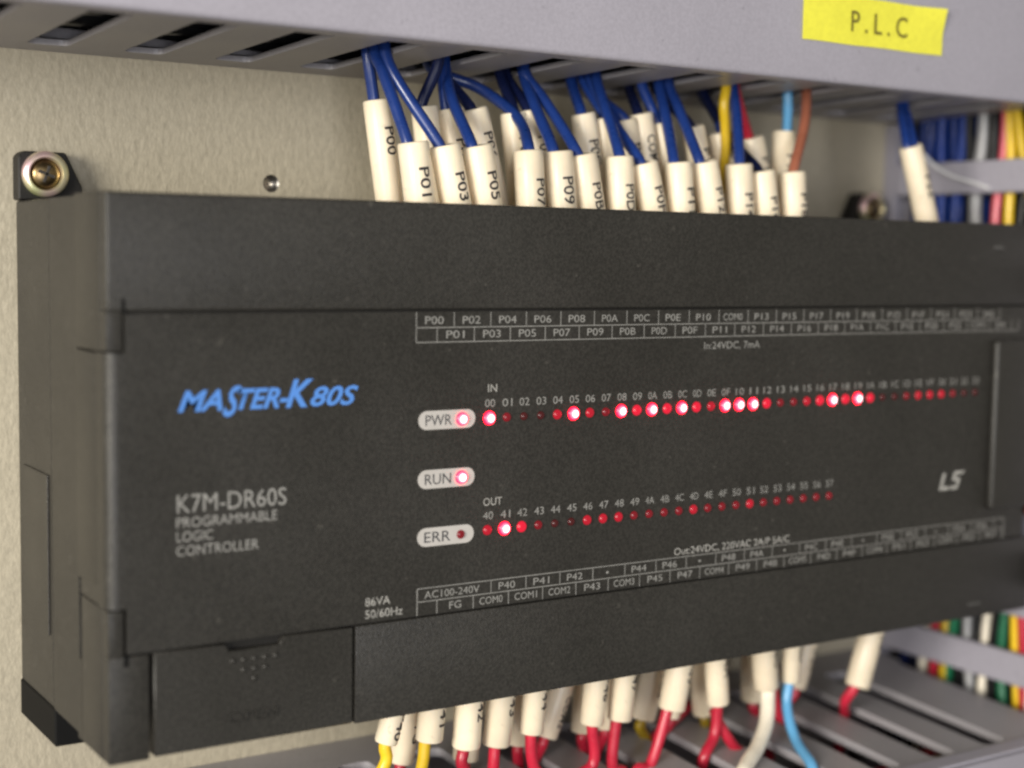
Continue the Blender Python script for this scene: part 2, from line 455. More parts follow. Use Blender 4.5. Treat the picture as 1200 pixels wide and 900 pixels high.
# the same duct lower down: another order of colours where the looms cross
VL = [(240.8, 47, 1.35, 'navy'), (241.2, 43.6, 1.35, 'navy'), (240.6, 39.6, 1.3, 'white'), (240.6, 36.4, 1.35, 'red'), (240.6, 33.0, 1.4, 'yellow'), (240.7, 29.9, 1.4, 'green'),
      (241.4, 27.0, 1.2, 'black'), (240.7, 24.2, 1.3, 'grey'), (241.4, 21.4, 1.2, 'black'), (240.7, 18.8, 1.3, 'white'), (241.2, 15.8, 1.4, 'black'),
      (240.7, 12.8, 1.3, 'green'), (240.6, 9.9, 1.3, 'yellow'), (240.6, 7.0, 1.35, 'red'), (240.8, 3.8, 1.35, 'white'), (241.0, 0.7, 1.35, 'blue')]
VLW = ['deepest at the lower right', 'second deepest at the lower right', 'left of the first red wire at the lower right', 'between white and yellow wires at the lower right', 'deeper of two yellow at the lower right',
       'right of the farther yellow wire at the lower right', 'between green and grey wires at the lower right', 'between black and navy wires at the lower right', 'between grey and white wires at lower right',
       'between the two black wires at the lower right', 'between white and nearer green wires at the lower right', 'left of the nearer yellow wire at the lower right', 'right of the nearer green wire at the lower right',
       'nearest red one at the lower right', 'right of the nearest red wire at the lower right', 'nearest to the cover at the lower right']
for (x, y, r, c), wh in zip(VL, VLW):
    t = thing("duct_wire", f"{c} wire upright in the duct, {wh}", "wire", (x, y, -80), "wires running upright inside the right duct, lower end")
    ph = random.uniform(0, 6)
    pts = [Vector((x+0.5*math.sin(ph+z*0.07), y+1.2*math.sin(ph*2+z*0.08)+0.4*math.sin(ph*5+z*0.2), z)) for z in range(-80, 31, 5)]
    obj("insulation", tube(bmesh.new(), pts, r), WIRE[c], t, smooth=60)
t = thing("nylon_strand", "thin clear strand curling down across the right duct finger beside the lone sleeve", "strand", (236, 43, 118))
obj("filament", tube(bmesh.new(), smooth_path([(229, 46, 125.5), (231.0, 43.0, 119.0), (232.5, 37.5, 112.3), (234.2, 31.5, 108.3), (235.4, 24.3, 106.1), (235.8, 20.2, 104.6)]), 0.48, 8), NYLON, t, smooth=60)

# ------------------------------------------------------------------ the controller
W, H, D = 232.0, 95.0, 57.0
plc = thing("logic_controller", "charcoal programmable controller with a row of red lights, screwed to the beige plate", "controller", (116, 57, 0))
bm = nb(0.5, W-0.5, 34.0, 56.85, 0.6, 94.6, bevel=0.5)
box(bm, 2.6, W-2.6, 5.2, 33.9, 26.5, 68.0)
for (xa, xb, zs) in ((0.5, 2.5, 1), (W-2.5, W-0.5, -1)):
    box(bm, xa, xb, 17.6, 33.95, 0.6, 94.6)
obj("body", bm, PLASTIC, plc)
# cheeks of the two terminal covers (with the narrow slit low on the left one)
for xa, xb in ((0.0, 2.6), (W-2.6, W)):
    obj("side_cheek", nb(xa, xb, 3.1, 17.2, 68.8, 95.0, bevel=0.25), PLASTIC, plc, smooth=40)
    bm = nb(xa, xb, 3.1, 14.9, 0.0, 26.0, bevel=0.25)
    box(bm, xa+0.01, xb-0.01, 14.91, 17.2, 0.2, 14.6); box(bm, xa+0.01, xb-0.01, 16.2, 17.19, 14.61, 26.0)
    obj("side_cheek", bm, PLASTIC, plc, smooth=40)
    bm = nb(xa+0.01, xb-0.01, 5.2, 17.2, 29.0, 68.5, bevel=0.2)
    box(bm, xa+0.01, xb-0.01, 5.2, 14.9, 26.3, 29.2); box(bm, xa+0.012, xb-0.012, 16.2, 17.19, 26.1, 29.2)
    obj("side_cheek", bm, PLASTIC, plc, smooth=40)
    obj("slit_shade_lining", nb(xa+1.2, xb-1.2, 14.92, 16.18, 14.7, 28.9), SHADE_BLACK, plc)  # black insert darkens the slit in place of shade
obj("side_rib", nb(0.15, 0.49, 36.0, 53.0, 14.0, 44.0, bevel=0.12, seg=1), PLASTIC, plc)
# front: top cover, middle panel (wraps round the left edge), lower cover in three pieces
bm = nb(0.0, W, 0.0, 3.0, 75.45, 95.0, bevel=0.6, seg=3)
box(bm, 0.0, 2.75, 0.02, 2.98, 69.0, 75.6, bevel=0.2); box(bm, W-2.75, W, 0.02, 2.98, 69.0, 75.6, bevel=0.2)
obj("top_terminal_cover", bm, PLASTIC, plc, smooth=40)
obj("slot_shade_block", nb(2.45, 3.25, -0.05, 0.6, 75.2, 77.6, bevel=0.1, seg=1), SHADE_BLACK, plc)  # black block stands in for the shade of an open slot
R_ = 2.0; bm = nb(3.05, W-3.05, 0.0, 4.9, 18.55, 75.1)
for flip in (False, True):
    xy = [(3.05, 0.0), (3.05, 4.88), (-0.15, 4.88)]+[(-0.15+R_-R_*math.cos(a), R_-R_*math.sin(a)) for a in [math.pi/2*k/9 for k in range(10)]]
    if flip: xy = [(W-x, y) for x, y in xy]
    lo = [bm.verts.new((x, y, 26.2)) for x, y in xy]; hi = [bm.verts.new((x, y, 68.7)) for x, y in xy]
    bm.faces.new(lo); bm.faces.new(hi[::-1])
    for k in range(len(xy)):
        if k != 0: bm.faces.new((lo[k], hi[k], hi[(k+1) % len(xy)], lo[(k+1) % len(xy)]))
bmesh.ops.recalc_face_normals(bm, faces=bm.faces)
obj("front_panel", bm, PLASTIC, plc, smooth=40)
obj("seam_strip", nb(3.0, W-3.0, 0.9, 2.6, 74.9, 75.6), PLASTIC_D, plc)  # dark strip set back in the upper seam
obj("seam_strip", nb(3.0, W-3.0, 0.9, 2.6, 18.0, 18.8), PLASTIC_D, plc)  # dark strip set back in the lower seam
bm = nb(0.0, 6.95, 0.0, 3.0, 0.0, 18.15, bevel=0.3); box(bm, 0.0, 2.6, 0.02, 2.98, 17.9, 26.0, bevel=0.2)
obj("cover_frame", bm, PLASTIC, plc, smooth=40)
obj("slot_shade_block", nb(2.5, 3.5, -0.05, 0.6, 16.4, 18.3, bevel=0.1, seg=1), SHADE_BLACK, plc)  # black block drawn for a shaded hole
bm = prism_y(bmesh.new(), [(7.75, 0.2), (45.0, 0.2), (45.0, 18.15), (31.2, 18.15), (30.7, 16.7), (21.1, 16.7), (20.6, 18.15), (7.75, 18.15)], 0.1, 3.0, bevel=0.25)
flap = obj("access_flap", bm, PLASTIC, plc, smooth=40, label="hinged flap with embossed arrow of dots")
box_d = nb(20.6, 31.4, 1.6, 2.9, 16.5, 18.3)
obj("finger_notch", box_d, PLASTIC_D, flap)
d0 = None
for row, n in enumerate((5, 3, 1)):
    for i in range(n):
        pv = (25.8+(i-(n-1)/2)*2.0, 0.1, 14.9-row*1.75)
        if d0 is None: d0 = obj("raised_dot", lathe(bmesh.new(), [(0.55, 0), (0.45, 0.22), (0.25, 0.34), (0, 0.36)], pv, (0, -1, 0), 12), PLASTIC, flap, smooth=60, pivot=pv)
        else: again(d0, "raised_dot", flap, pv)
b = fit_text("OPEN", 9.2, 1.9)
rr = bmesh.ops.extrude_face_region(b, geom=b.faces[:])
for v in [g for g in rr['geom'] if isinstance(g, bmesh.types.BMVert)]: v.co.z += 0.28
for v in b.verts: v.co = Vector((20.9+v.co.x, 0.12-v.co.z, 3.9+v.co.y))
bmesh.ops.recalc_face_normals(b, faces=b.faces)
obj("embossed_lettering", b, PLASTIC, flap)
obj("bottom_terminal_cover", nb(45.45, W, 0.0, 3.0, 0.0, 18.15, bevel=0.3), PLASTIC, plc, smooth=40)
obj("expansion_cover", nb(214.8, W-3.2, -2.0, 0.2, 26.3, 67.3, bevel=1.05, seg=5), PLASTIC, plc, smooth=40)
obj("raised_mark", nb(214.2, 217.6, -0.12, 0.2, 89.0, 89.7, bevel=0.08, seg=1), MARK, plc)
obj("raised_mark", nb(210.2, 214.6, -0.12, 0.2, 3.0, 3.6, bevel=0.08, seg=1), MARK, plc)
# terminal blocks inside
for za, zb in ((68.6, 88.0), (6.0, 25.8)):
    bm = nb(3.0, W-3.0, 9.0, 33.8, za, zb)
    obj("terminal_block", bm, TERM, plc)
# mounting tabs at the four corners
def tab(x, z, s):
    pts = [(0.0, -5.3), (0.0, 3.0), (1.0, 4.0), (9.0, 4.0), (12.2, -2.6), (12.2, -5.3)]
    p = [(x+a*s[0], z+b*s[1]) for a, b in pts]
    if s[0]*s[1] < 0: p = p[::-1]
    return prism_y(bmesh.new(), p, 52.6, 56.9, bevel=0.3)
TX, TZ = 0.0, 100.0
obj("mounting_tab", tab(0, TZ, (1, 1)), PLASTIC_D, plc)
obj("mounting_tab", tab(W, TZ, (-1, 1)), PLASTIC_D, plc)
obj("mounting_tab", tab(W, -5.0, (-1, -1)), PLASTIC_D, plc)
obj("mounting_tab", prism_y(bmesh.new(), [(0.3, 0.8), (0.3, -6.4), (9.0, -6.4), (12.0, 0.8)], 33.0, 56.9, bevel=0.3), SHADE_BLACK, plc)  # foot blacker than the other tabs, its shadow put into the colour

def screw(x, z, y, label):
    t = thing("mounting_screw", label, "screw", (x, y, z), "screws holding the controller")
    obj("washer", lathe(bmesh.new(), [(2.95, 0), (2.95, 1.1), (3.25, 1.5), (4.0, 1.5), (4.35, 1.15), (4.4, 0.0)], (x, y, z), (0, -1, 0), 40), ZINC, t, smooth=50)
    h = obj("screw_head", lathe(bmesh.new(), [(2.94, 0), (2.9, 0.5), (2.5, 1.0), (1.7, 1.42), (0.8, 1.62), (0, 1.66)], (x, y, z), (0, -1, 0), 32), BRASS, t, smooth=60)
    bm = bmesh.new()
    for a in (0.35, 0.35+math.pi/2):
        b = nb(-1.65, 1.65, y-1.70, y-1.2, -0.30, 0.30, bevel=0.08, seg=1)
        bmesh.ops.rotate(b, verts=b.verts, cent=(0, 0, 0), matrix=Matrix.Rotation(a, 3, 'Y'))
        bmesh.ops.translate(b, verts=b.verts, vec=(x, 0, z)); add(bm, b); b.free()
    obj("cross_recess", bm, HOLE, h)
screw(4.9, 99.7, 52.55, "brassy cross head screw in a shiny washer at the controller's top left corner")
screw(W-4.9, 99.7, 52.55, "small pale screw in a black tab behind the controller's right end")

# ---- print on the front panel
def strokes(segs, wd, x, z, sh, h):
    pass
face_text("brand_lettering", "MA", 12.0, 58.75, 7.9, 3.4, PRINT_BLUE, plc, shear=0.35, bold=0.028)
face_text("brand_lettering", "S", 19.9, 57.7, 3.6, 5.0, PRINT_BLUE, plc, shear=0.5, bold=0.022)
face_text("brand_lettering", "TER", 22.6, 58.75, 7.9, 3.4, PRINT_BLUE, plc, shear=0.35, bold=0.028)
face_text("brand_lettering", "-", 30.3, 58.9, 1.7, 3.3, PRINT_BLUE, plc, shear=0.3, bold=0.03)
face_text("brand_lettering", "K", 31.5, 58.75, 5.3, 4.7, PRINT_BLUE, plc, shear=0.35, bold=0.028)
face_text("brand_lettering", "80S", 36.2, 58.75, 9.4, 3.3, PRINT_BLUE, plc, shear=0.35, bold=0.024)
face_text("model_lettering", "K7M-DR60S", 11.8, 41.6, 19.9, 3.1, PRINT_DIM, plc)
face_text("model_lettering", "PROGRAMMABLE", 11.7, 39.05, 18.3, 1.75, PRINT_DIM, plc)
face_text("model_lettering", "LOGIC", 11.7, 36.65, 6.5, 1.75, PRINT_DIM, plc)
face_text("model_lettering", "CONTROLLER", 11.7, 34.25, 14.8, 1.75, PRINT_DIM, plc)
face_text("rating_lettering", "86VA", 47.3, 21.6, 5.1, 1.55, PRINT, plc)
face_text("rating_lettering", "50/60Hz", 47.3, 19.3, 7.7, 1.55, PRINT, plc)
face_text("rating_lettering", "In:24VDC, 7mA", 125.5, 66.9, 15.3, 1.5, PRINT_DIM, plc)
face_text("rating_lettering", "Out:24VDC, 220VAC 2A/P 5A/C", 118.9, 24.15, 32.2, 1.5, PRINT, plc)
face_text("heading_lettering", "IN", 73.9, 60.6, 2.0, 1.5, PRINT, plc, centre=True)
face_text("heading_lettering", "OUT", 74.3, 38.9, 4.2, 1.5, PRINT, plc, centre=True)
# maker's emblem: slanted L and S made of flat strokes
bm = bmesh.new()
def para(pts):
    bm.faces.new([bm.verts.new((x, -0.05, z)) for x, z in pts])
para([(199.5, 36.0), (198.3, 32.0), (199.3, 32.0), (200.5, 36.0)]); para([(199.35, 32.0), (201.6, 32.0), (201.85, 32.8), (199.6, 32.8)])
para([(202.1, 32.0), (204.6, 32.0), (205.0, 32.8), (202.35, 32.8)]); para([(204.0, 32.85), (205.0, 32.85), (205.4, 34.0), (204.4, 34.0)])
para([(202.7, 34.05), (205.4, 34.05), (205.55, 34.7), (202.9, 34.7)]); para([(202.9, 34.75), (203.8, 34.75), (204.2, 35.5), (203.2, 35.5)])
para([(203.2, 35.55), (206.4, 35.55), (207.2, 36.25), (203.6, 36.25)])
bmesh.ops.recalc_face_normals(bm, faces=bm.faces)
obj("maker_emblem", bm, PRINT, plc)

# terminal tables: ruled lines and codes
def lines(name, segs):
    b = bmesh.new()
    for x0, x1, z0, z1 in segs:
        vs = [b.verts.new((x, -0.04, z)) for x, z in ((x0, z0), (x1, z0), (x1, z1), (x0, z1))]; b.faces.new(vs)
    return obj(name, b, PRINT_DIM, plc)
LW = 0.16
segs = [(57.3, 217.4, 72.1, 72.1+LW), (57.3, 224.2, 69.4, 69.4+LW)]
TT = ["P00", "P02", "P04", "P06", "P08", "P0A", "P0C", "P0E", "P10", "COM0", "P13", "P15", "P17", "P19", "P1B", "P1D", "P1F", "P21", "P23", "24G"]
TB = ["P01", "P03", "P05", "P07", "P09", "P0B", "P0D", "P0F", "P11", "P12", "P14", "P16", "P18", "P1A", "P1C", "P1E", "P20", "P22", "COM1", "24V"]
for i in range(21): segs.append((57.3+8*i-LW/2, 57.3+8*i+LW/2, 72.3, 75.0))
for i in range(21): segs.append((61.7+8*i-LW/2, 61.7+8*i+LW/2, 69.6, 72.05))
segs += [(57.22, 57.38, 69.6, 72.05), (224.1, 224.3, 69.6, 72.05)]
lines("table_rule", segs)
for i, s in enumerate(TT): face_text("terminal_code", s, 61.1+8*i, 73.55, 1.30*len(s), 1.45, PRINT_DIM, plc, centre=True)
for i, s in enumerate(TB): face_text("terminal_code", s, 65.6+8*i, 70.9, 1.30*len(s), 1.45, PRINT_DIM, plc, centre=True)
segs = [(58.0, 222.0, 23.55, 23.55+LW), (58.0, 222.0, 21.05, 21.05+LW)]
BT = ["P40", "P41", "P42", "\u2022", "P44", "P46", "\u2022", "P48", "P4A", "\u2022", "P4C", "P4E", "\u2022", "P50", "P52", "\u2022", "P54", "P56"]
BB = ["FG", "COM0", "COM1", "COM2", "P43", "COM3", "P45", "P47", "COM4", "P49", "P4B", "COM5", "P4D", "P4F", "COM6", "P51", "P53", "COM7", "P55", "P57"]
for i in range(19): segs.append((74.2+8*i-LW/2, 74.2+8*i+LW/2, 21.25, 23.5))
for i in range(21): segs.append((62.3+7.95*i-LW/2, 62.3+7.95*i+LW/2, 18.62, 21.0))
segs += [(57.95, 58.15, 18.62, 23.5), (221.85, 222.05, 18.62, 23.5)]
lines("table_rule", segs)
face_text("terminal_code", "AC100-240V", 65.6, 22.35, 12.0, 1.4, PRINT_DIM, plc, centre=True)
for i, s in enumerate(BT): face_text("terminal_code", s, 77.8+8*i, 22.35, 1.25*len(s) if len(s) > 1 else 0.7, 1.4, PRINT_DIM, plc, centre=True)
for i, s in enumerate(BB): face_text("terminal_code", s, 66.3+7.95*i, 19.85, 1.30*len(s), 1.4, PRINT_DIM, plc, centre=True)

# ---- indicator lights
lens0 = core0 = None
def led(x, z, lv, parent, r=1.0):
    global lens0, core0
    pv = (x, 0.0, z)
    if lens0 is None:
        lens0 = {}
    if lv not in lens0:
        q = {4: 1.32, 3: 1.1, 2: 0.98, 1: 0.88, 0: 0.8}[lv]  # lit lenses widened to draw their red halo
        o = obj("led", lathe(bmesh.new(), [(q, 0), (q*0.96, 0.2), (q*0.78, 0.42), (q*0.4, 0.55), (0, 0.6)], pv, (0, -1, 0), 20), LED_LENS[lv], parent, smooth=60, pivot=pv)
        lens0[lv] = o
    else:
        o = again(lens0[lv], "led", parent, pv)
    if lv == 4:
        o['label'] = "brightly lit red light"
        if core0 is None:
            def two_tone(q):
                q.data.materials.append(LED_HALO)
                for pg in q.data.polygons:
                    if math.hypot(pg.center.x, pg.center.z) > 0.62*MM: pg.material_index = 1
                return q
            core0 = two_tone(obj("glowing_chip", lathe(bmesh.new(), [(1.06, 0.28), (1.04, 0.45), (0.90, 0.60), (0.72, 0.70), (0.45, 0.78), (0, 0.82)], pv, (0, -1, 0), 20), LED_CORE, o, smooth=60, pivot=pv))
        else: again(core0, "glowing_chip", o, pv)
    return o
INS = [4, 1, 0, 0, 2, 4, 2, 1, 4, 3, 4, 3, 4, 2, 2, 3, 4, 4, 3, 1, 1, 2, 3, 4, 3, 4, 2, 0, 0, 1, 2, 2, 2, 1, 0, 0]
INS = [4, 1, 0, 0, 2, 4, 2, 1, 4, 3, 4, 3, 4, 3, 2, 4, 4, 4, 3, 1, 1, 2, 3, 4, 3, 4, 3, 0, 0, 1, 2, 2, 2, 1, 0, 0]
OUTS = [2, 4, 3, 1, 0, 0, 2, 2, 2, 1, 1, 1, 1, 2, 1, 1, 1, 2, 1, 1, 1, 1, 1, 1]
for i, lv in enumerate(INS):
    led(73.30+3.889*i, 54.9, lv, plc)
    face_text("led_number", "%02X" % i, 73.4+3.889*i, 57.75, 2.25, 1.5, PRINT_DIM, plc, centre=True)
for i, lv in enumerate(OUTS):
    led(73.17+3.889*i, 33.44, lv, plc)
    face_text("led_number", "%02X" % (0x40+i), 73.3+3.889*i, 36.25, 2.25, 1.5, PRINT_DIM, plc, centre=True)
for z, s, lv in ((55.05, "PWR", 4), (44.05, "RUN", 4), (33.2, "ERR", 1)):
    b = bmesh.new(); pts = []
    for a in range(13): pts.append((59.7-1.75*math.sin(math.pi*a/12), z+1.75*math.cos(math.pi*a/12)))
    for a in range(13): pts.append((68.4+1.75*math.sin(math.pi*a/12), z-1.75*math.cos(math.pi*a/12)))
    prism_y(b, pts, -0.08, 0.2)
    badge = obj("status_badge", b, PILL, plc)
    face_text("badge_lettering", s, 59.4, z-1.0, 5.6, 2.0, PILL_TXT, badge, y=-0.12)
    o = led(67.25, z-0.05, lv, badge)

# ------------------------------------------------------------------ wires with printed marker sleeves
def sleeve_bm(a, b, r):
    """a = visible free end (mm), b = far end"""
    a, b = Vector(a), Vector(b); L = (b-a).length
    prof = [(0, 1.6), (r*0.62, 1.6), (r*0.70, 0.25), (r*0.80, 0.0), (r*0.92, 0.06), (r, 0.45), (r*1.01, L*0.5), (r, L), (0, L)]
    return lathe(bmesh.new(), prof, a, b-a, 24)

def sleeve_text(s, a, b, r, start, h, upw, parent, turn=0.0):
    """code printed along the sleeve, reading downwards, its letters' tops to the right"""
    a, b = Vector(a), Vector(b)
    if b.z > a.z: a, b = b, a                # a = upper end
    ax = (b-a).normalized()
    f = Vector((0, -1, 0)); f = (f-ax*f.dot(ax)).normalized()
    sd = ax.cross(f); sd = sd if sd.x > 0 else -sd
    t = fit_text(s, 1.85*len(s), h, bold=0.012)
    for k in range(1, 6):
        g = t.verts[:]+t.edges[:]+t.faces[:]
        bmesh.ops.bisect_plane(t, geom=g, plane_co=(0, h*k/6, 0), plane_no=(0, 1, 0))
    for v in t.verts:
        ang = (v.co.y-h/2)/r+turn
        v.co = a+ax*(start+v.co.x)+(f*math.cos(ang)+sd*math.sin(ang))*(r*1.01+0.05)
    bmesh.ops.recalc_face_normals(t, faces=t.faces)
    obj("printed_code", t, INK, parent)

def clamp_slot(x, centres, half):
    c = min(centres, key=lambda q: abs(q-x)); return max(c-half, min(c+half, x))
TSL = [TOPC(k) for k in range(-3, 18)]
LSL = [LOWR(k)-3.9 for k in range(0, 14)]

# duct-side: (code, sleeve free end, sleeve lower end, wire way-points, exit at the duct, colour, sleeve radius, text start, turn)
TF = [
 ('P01', (64.5, 15, 107.0), (66.2, 15, 95.7), [(62.7, 15, 107.2), (61.3, 21.4, 120.5)], (60.6, 23.4, 124.0), 'blue'),
 ('P03', (71.5, 15, 106.8), (74.2, 15, 95.7), [(69.6, 15, 106.6), (64.1, 19.6, 118.1)], (62.3, 22.0, 124.0), 'blue'),
 ('P05', (78.9, 15, 107.1), (81.4, 15, 95.7), [(77.1, 15, 107.0), (78.3, 23.9, 116.6)], (79.8, 29.5, 124.0), 'blue'),
 ('P07', (90.9, 15, 106.8), (91.8, 15, 95.5), [(91.0, 15, 107.0), (94.0, 22.3, 112.5), (93.7, 27.3, 116.2), (90.0, 33.7, 120.8), (84.0, 36.5, 123.0)], (80.5, 37.5, 125.0), 'blue'),
 ('P09', (98.2, 15, 107.0), (99.5, 15, 95.6), [(96.2, 15, 106.8), (98.4, 24.0, 116.6)], (99.4, 29.7, 124.0), 'blue'),
 ('P0B', (104.2, 15, 106.7), (106.6, 15, 95.8), [(102.4, 15, 106.8), (101.3, 24.9, 118.1)], (99.8, 29.0, 124.0), 'blue'),
 ('P0D', (113.6, 15, 106.7), (114.5, 15, 95.7), [(113.7, 15, 106.9), (116.6, 23.8, 116.9)], (117.5, 28.8, 124.0), 'blue'),
 ('P0F', (120.1, 15, 105.7), (122.9, 15, 95.8), [(119.6, 15.6, 105.7), (118.8, 24.0, 114.5)], (117.9, 31.0, 124.0), 'blue'),
 ('P11', (129.4, 15, 106.2), (130.6, 15, 95.8), [(128.3, 15, 106.3), (132.4, 23.6, 117.5)], (133.6, 27.5, 124.0), 'blue'),
 ('P12', (136.7, 15, 106.7), (139.2, 15, 96.1), [(134.6, 15, 106.6), (135.9, 23.5, 119.0)], (135.6, 26.5, 124.0), 'blue'),
 ('P14', (146.7, 15, 106.6), (147.6, 15, 95.8), [(146.9, 15, 106.8), (149.8, 19.7, 117.4)], (150.9, 22.5, 124.0), 'blue'),
 ('P16', (153.3, 15, 105.4), (155.0, 15, 96.0), [(153.0, 16, 105.4), (152.6, 24.5, 112.5)], (151.0, 33.0, 124.0), 'navy'),
 ('P18', (162.6, 15, 105.6), (163.5, 15, 95.8), [(163.2, 15, 105.6), (169.6, 19.0, 116.0)], (173.0, 21.7, 124.0), 'brown'),
 ('P22', (200.7, 15, 113.4), (207.3, 15, 95.8), [(199.4, 15, 113.7), (202.0, 19.0, 120.0)], (202.8, 21.8, 124.0), 'blue'),
]
TBK = [
 ('P00', (62.8, 27, 115.8), (65.8, 27, 96.5), [(62.2, 27, 116.0)], (60.6, 26.5, 124.0), 'blue'),
 ('P02', (73.6, 27, 115.2), (76.4, 27, 96.0), [(73.1, 27, 115.3)], (74.2, 24.6, 124.0), 'navy'),
 ('P04', (79.6, 27, 115.2), (83.5, 27, 96.0), [(78.6, 27, 115.4)], (78.4, 28.7, 124.0), 'blue'),
 ('P06', (85.4, 27, 115.6), (91.1, 27, 96.1), [(84.2, 27, 115.6)], (80.6, 33.3, 124.0), 'navy'),
 ('P08', (94.8, 27, 115.3), (97.5, 27, 95.9), [(95.0, 27, 115.6)], (96.0, 34.2, 124.0), 'navy'),
 ('P0A', (98.9, 27, 116.2), (103.0, 27, 96.1), [(98.3, 27, 116.4)], (98.2, 35.1, 124.0), 'navy'),
 ('P0C', (112.7, 27, 116.3), (117.0, 27, 96.4), [(112.1, 27, 116.6)], (114.0, 33.7, 124.0), 'blue'),
 ('P0E', (118.1, 27, 115.7), (121.7, 27, 96.1), [(118.4, 27, 115.9)], (117.0, 33.1, 124.0), 'blue'),
 ('P10', (123.9, 27, 115.7), (128.6, 27, 96.2), [(123.4, 27, 115.9)], (118.4, 34.7, 124.0), 'blue'),
 ('COM0', (128.2, 27, 117.3), (132.8, 27, 96.3), [(127.4, 27, 117.4)], (130.0, 34.7, 124.0), 'navy'),
 ('P13', (134.0, 27, 115.7), (138.4, 27, 96.2), [(132.9, 27, 115.9)], (131.0, 30.3, 124.0), 'blue'),
 ('P15', (143.0, 27, 115.4), (148.4, 27, 96.6), [(142.2, 27, 115.4)], (136.0, 31.6, 124.0), 'navy'),
 ('P17', (150.8, 27, 114.5), (156.1, 27, 96.2), [(151.6, 27, 114.8), (153.2, 31.0, 119.0)], (153.0, 36.0, 124.0), 'blue'),
 ('P19', (160.9, 27, 113.9), (166.0, 27, 96.5), [(159.6, 27, 114.0)], (156.5, 25.5, 124.0), 'red'),
 ('P1B', (171.0, 27, 115.8), (170.4, 27, 96.4), [(171.9, 27, 116.0)], (170.6, 25.8, 124.0), 'light blue'),
]
GT = "sleeved wires from the upper duct"
def wire_up(code, a, b, mid, ex, colour, r, label, h=2.3, start=4.2, wr=1.2, turn=0.10):
    t = thing("control_wire", label, "wire", (b[0], b[1], 88), GT)
    ax = (Vector(b)-Vector(a)).normalized()
    end = Vector(b)+ax*5.0
    sl = obj("marker_sleeve", sleeve_bm(a, end, r), SLEEVE, t, smooth=50)
    sleeve_text(code, a, end, r, start+random.uniform(-0.8, 0.9), h*random.uniform(0.92, 1.06), 1, sl, turn+random.uniform(-0.15, 0.22))
    x = clamp_slot(ex[0], TSL, 2.6)
    off = Vector(mid[0])-Vector(a); off -= ax*off.dot(ax)
    if off.length > r-1.75: off *= (r-1.75)/off.length
    pts = [Vector(a)+ax*2.5+off*0.9, Vector(a)-ax*0.6+off]+[Vector(p) for p in mid[1:]]+[Vector((x, ex[1], ex[2])), Vector((x, ex[1]+1.5, 131)), Vector((x+random.uniform(-4, 4), ex[1]+4, 140))]
    obj("insulation", tube(bmesh.new(), smooth_path(pts), wr), WIRE[colour], t, smooth=60)
    return t
for i, (code, a, b, mid, ex, c) in enumerate(TF):
    wire_up(code, a, b, mid, ex, c, 3.05 if i < 13 else 2.75,
            f"{c} wire, {ORD[i]} from left in front row above controller, sleeve marked {code}" if i < 13 else "two-strand blue wire alone at the right above controller, long tilted cream sleeve",
            start=5.6 if i < 13 else 8.0)
for i, (code, a, b, mid, ex, c) in enumerate(TBK):
    wire_up(code, a, b, mid, ex, c, 2.75, f"{c} wire, {ORD[i]} from left in back row above controller, sleeve marked {code}", start=5.5)
# second strand beside the lone right-hand one, and the yellow wire that dives behind the eleventh sleeve
t = [o for o in COL.objects if o.get('label', '').startswith("two-strand")][0]
obj("insulation", tube(bmesh.new(), smooth_path([(201.2, 16, 111.5), (201.5, 15, 113.6), (204.2, 19.4, 120.0), (204.9, 21.4, 124.0), (205.4, 22, 132)]), 1.2), WIRE['blue'], t, smooth=60)
t = thing("control_wire", "bare yellow wire slanting down behind the blue wire marked P14", "wire", (147, 22, 100), GT)
obj("insulation", tube(bmesh.new(), smooth_path([(151.4, 27.2, 97.0), (150.9, 24.6, 108.5), (149.9, 23.6, 115.0), (148.4, 22.6, 120.0), (149.2, 22.9, 125.0), (149.5, 24, 134)]), 1.15), WIRE['yellow'], t, smooth=60)

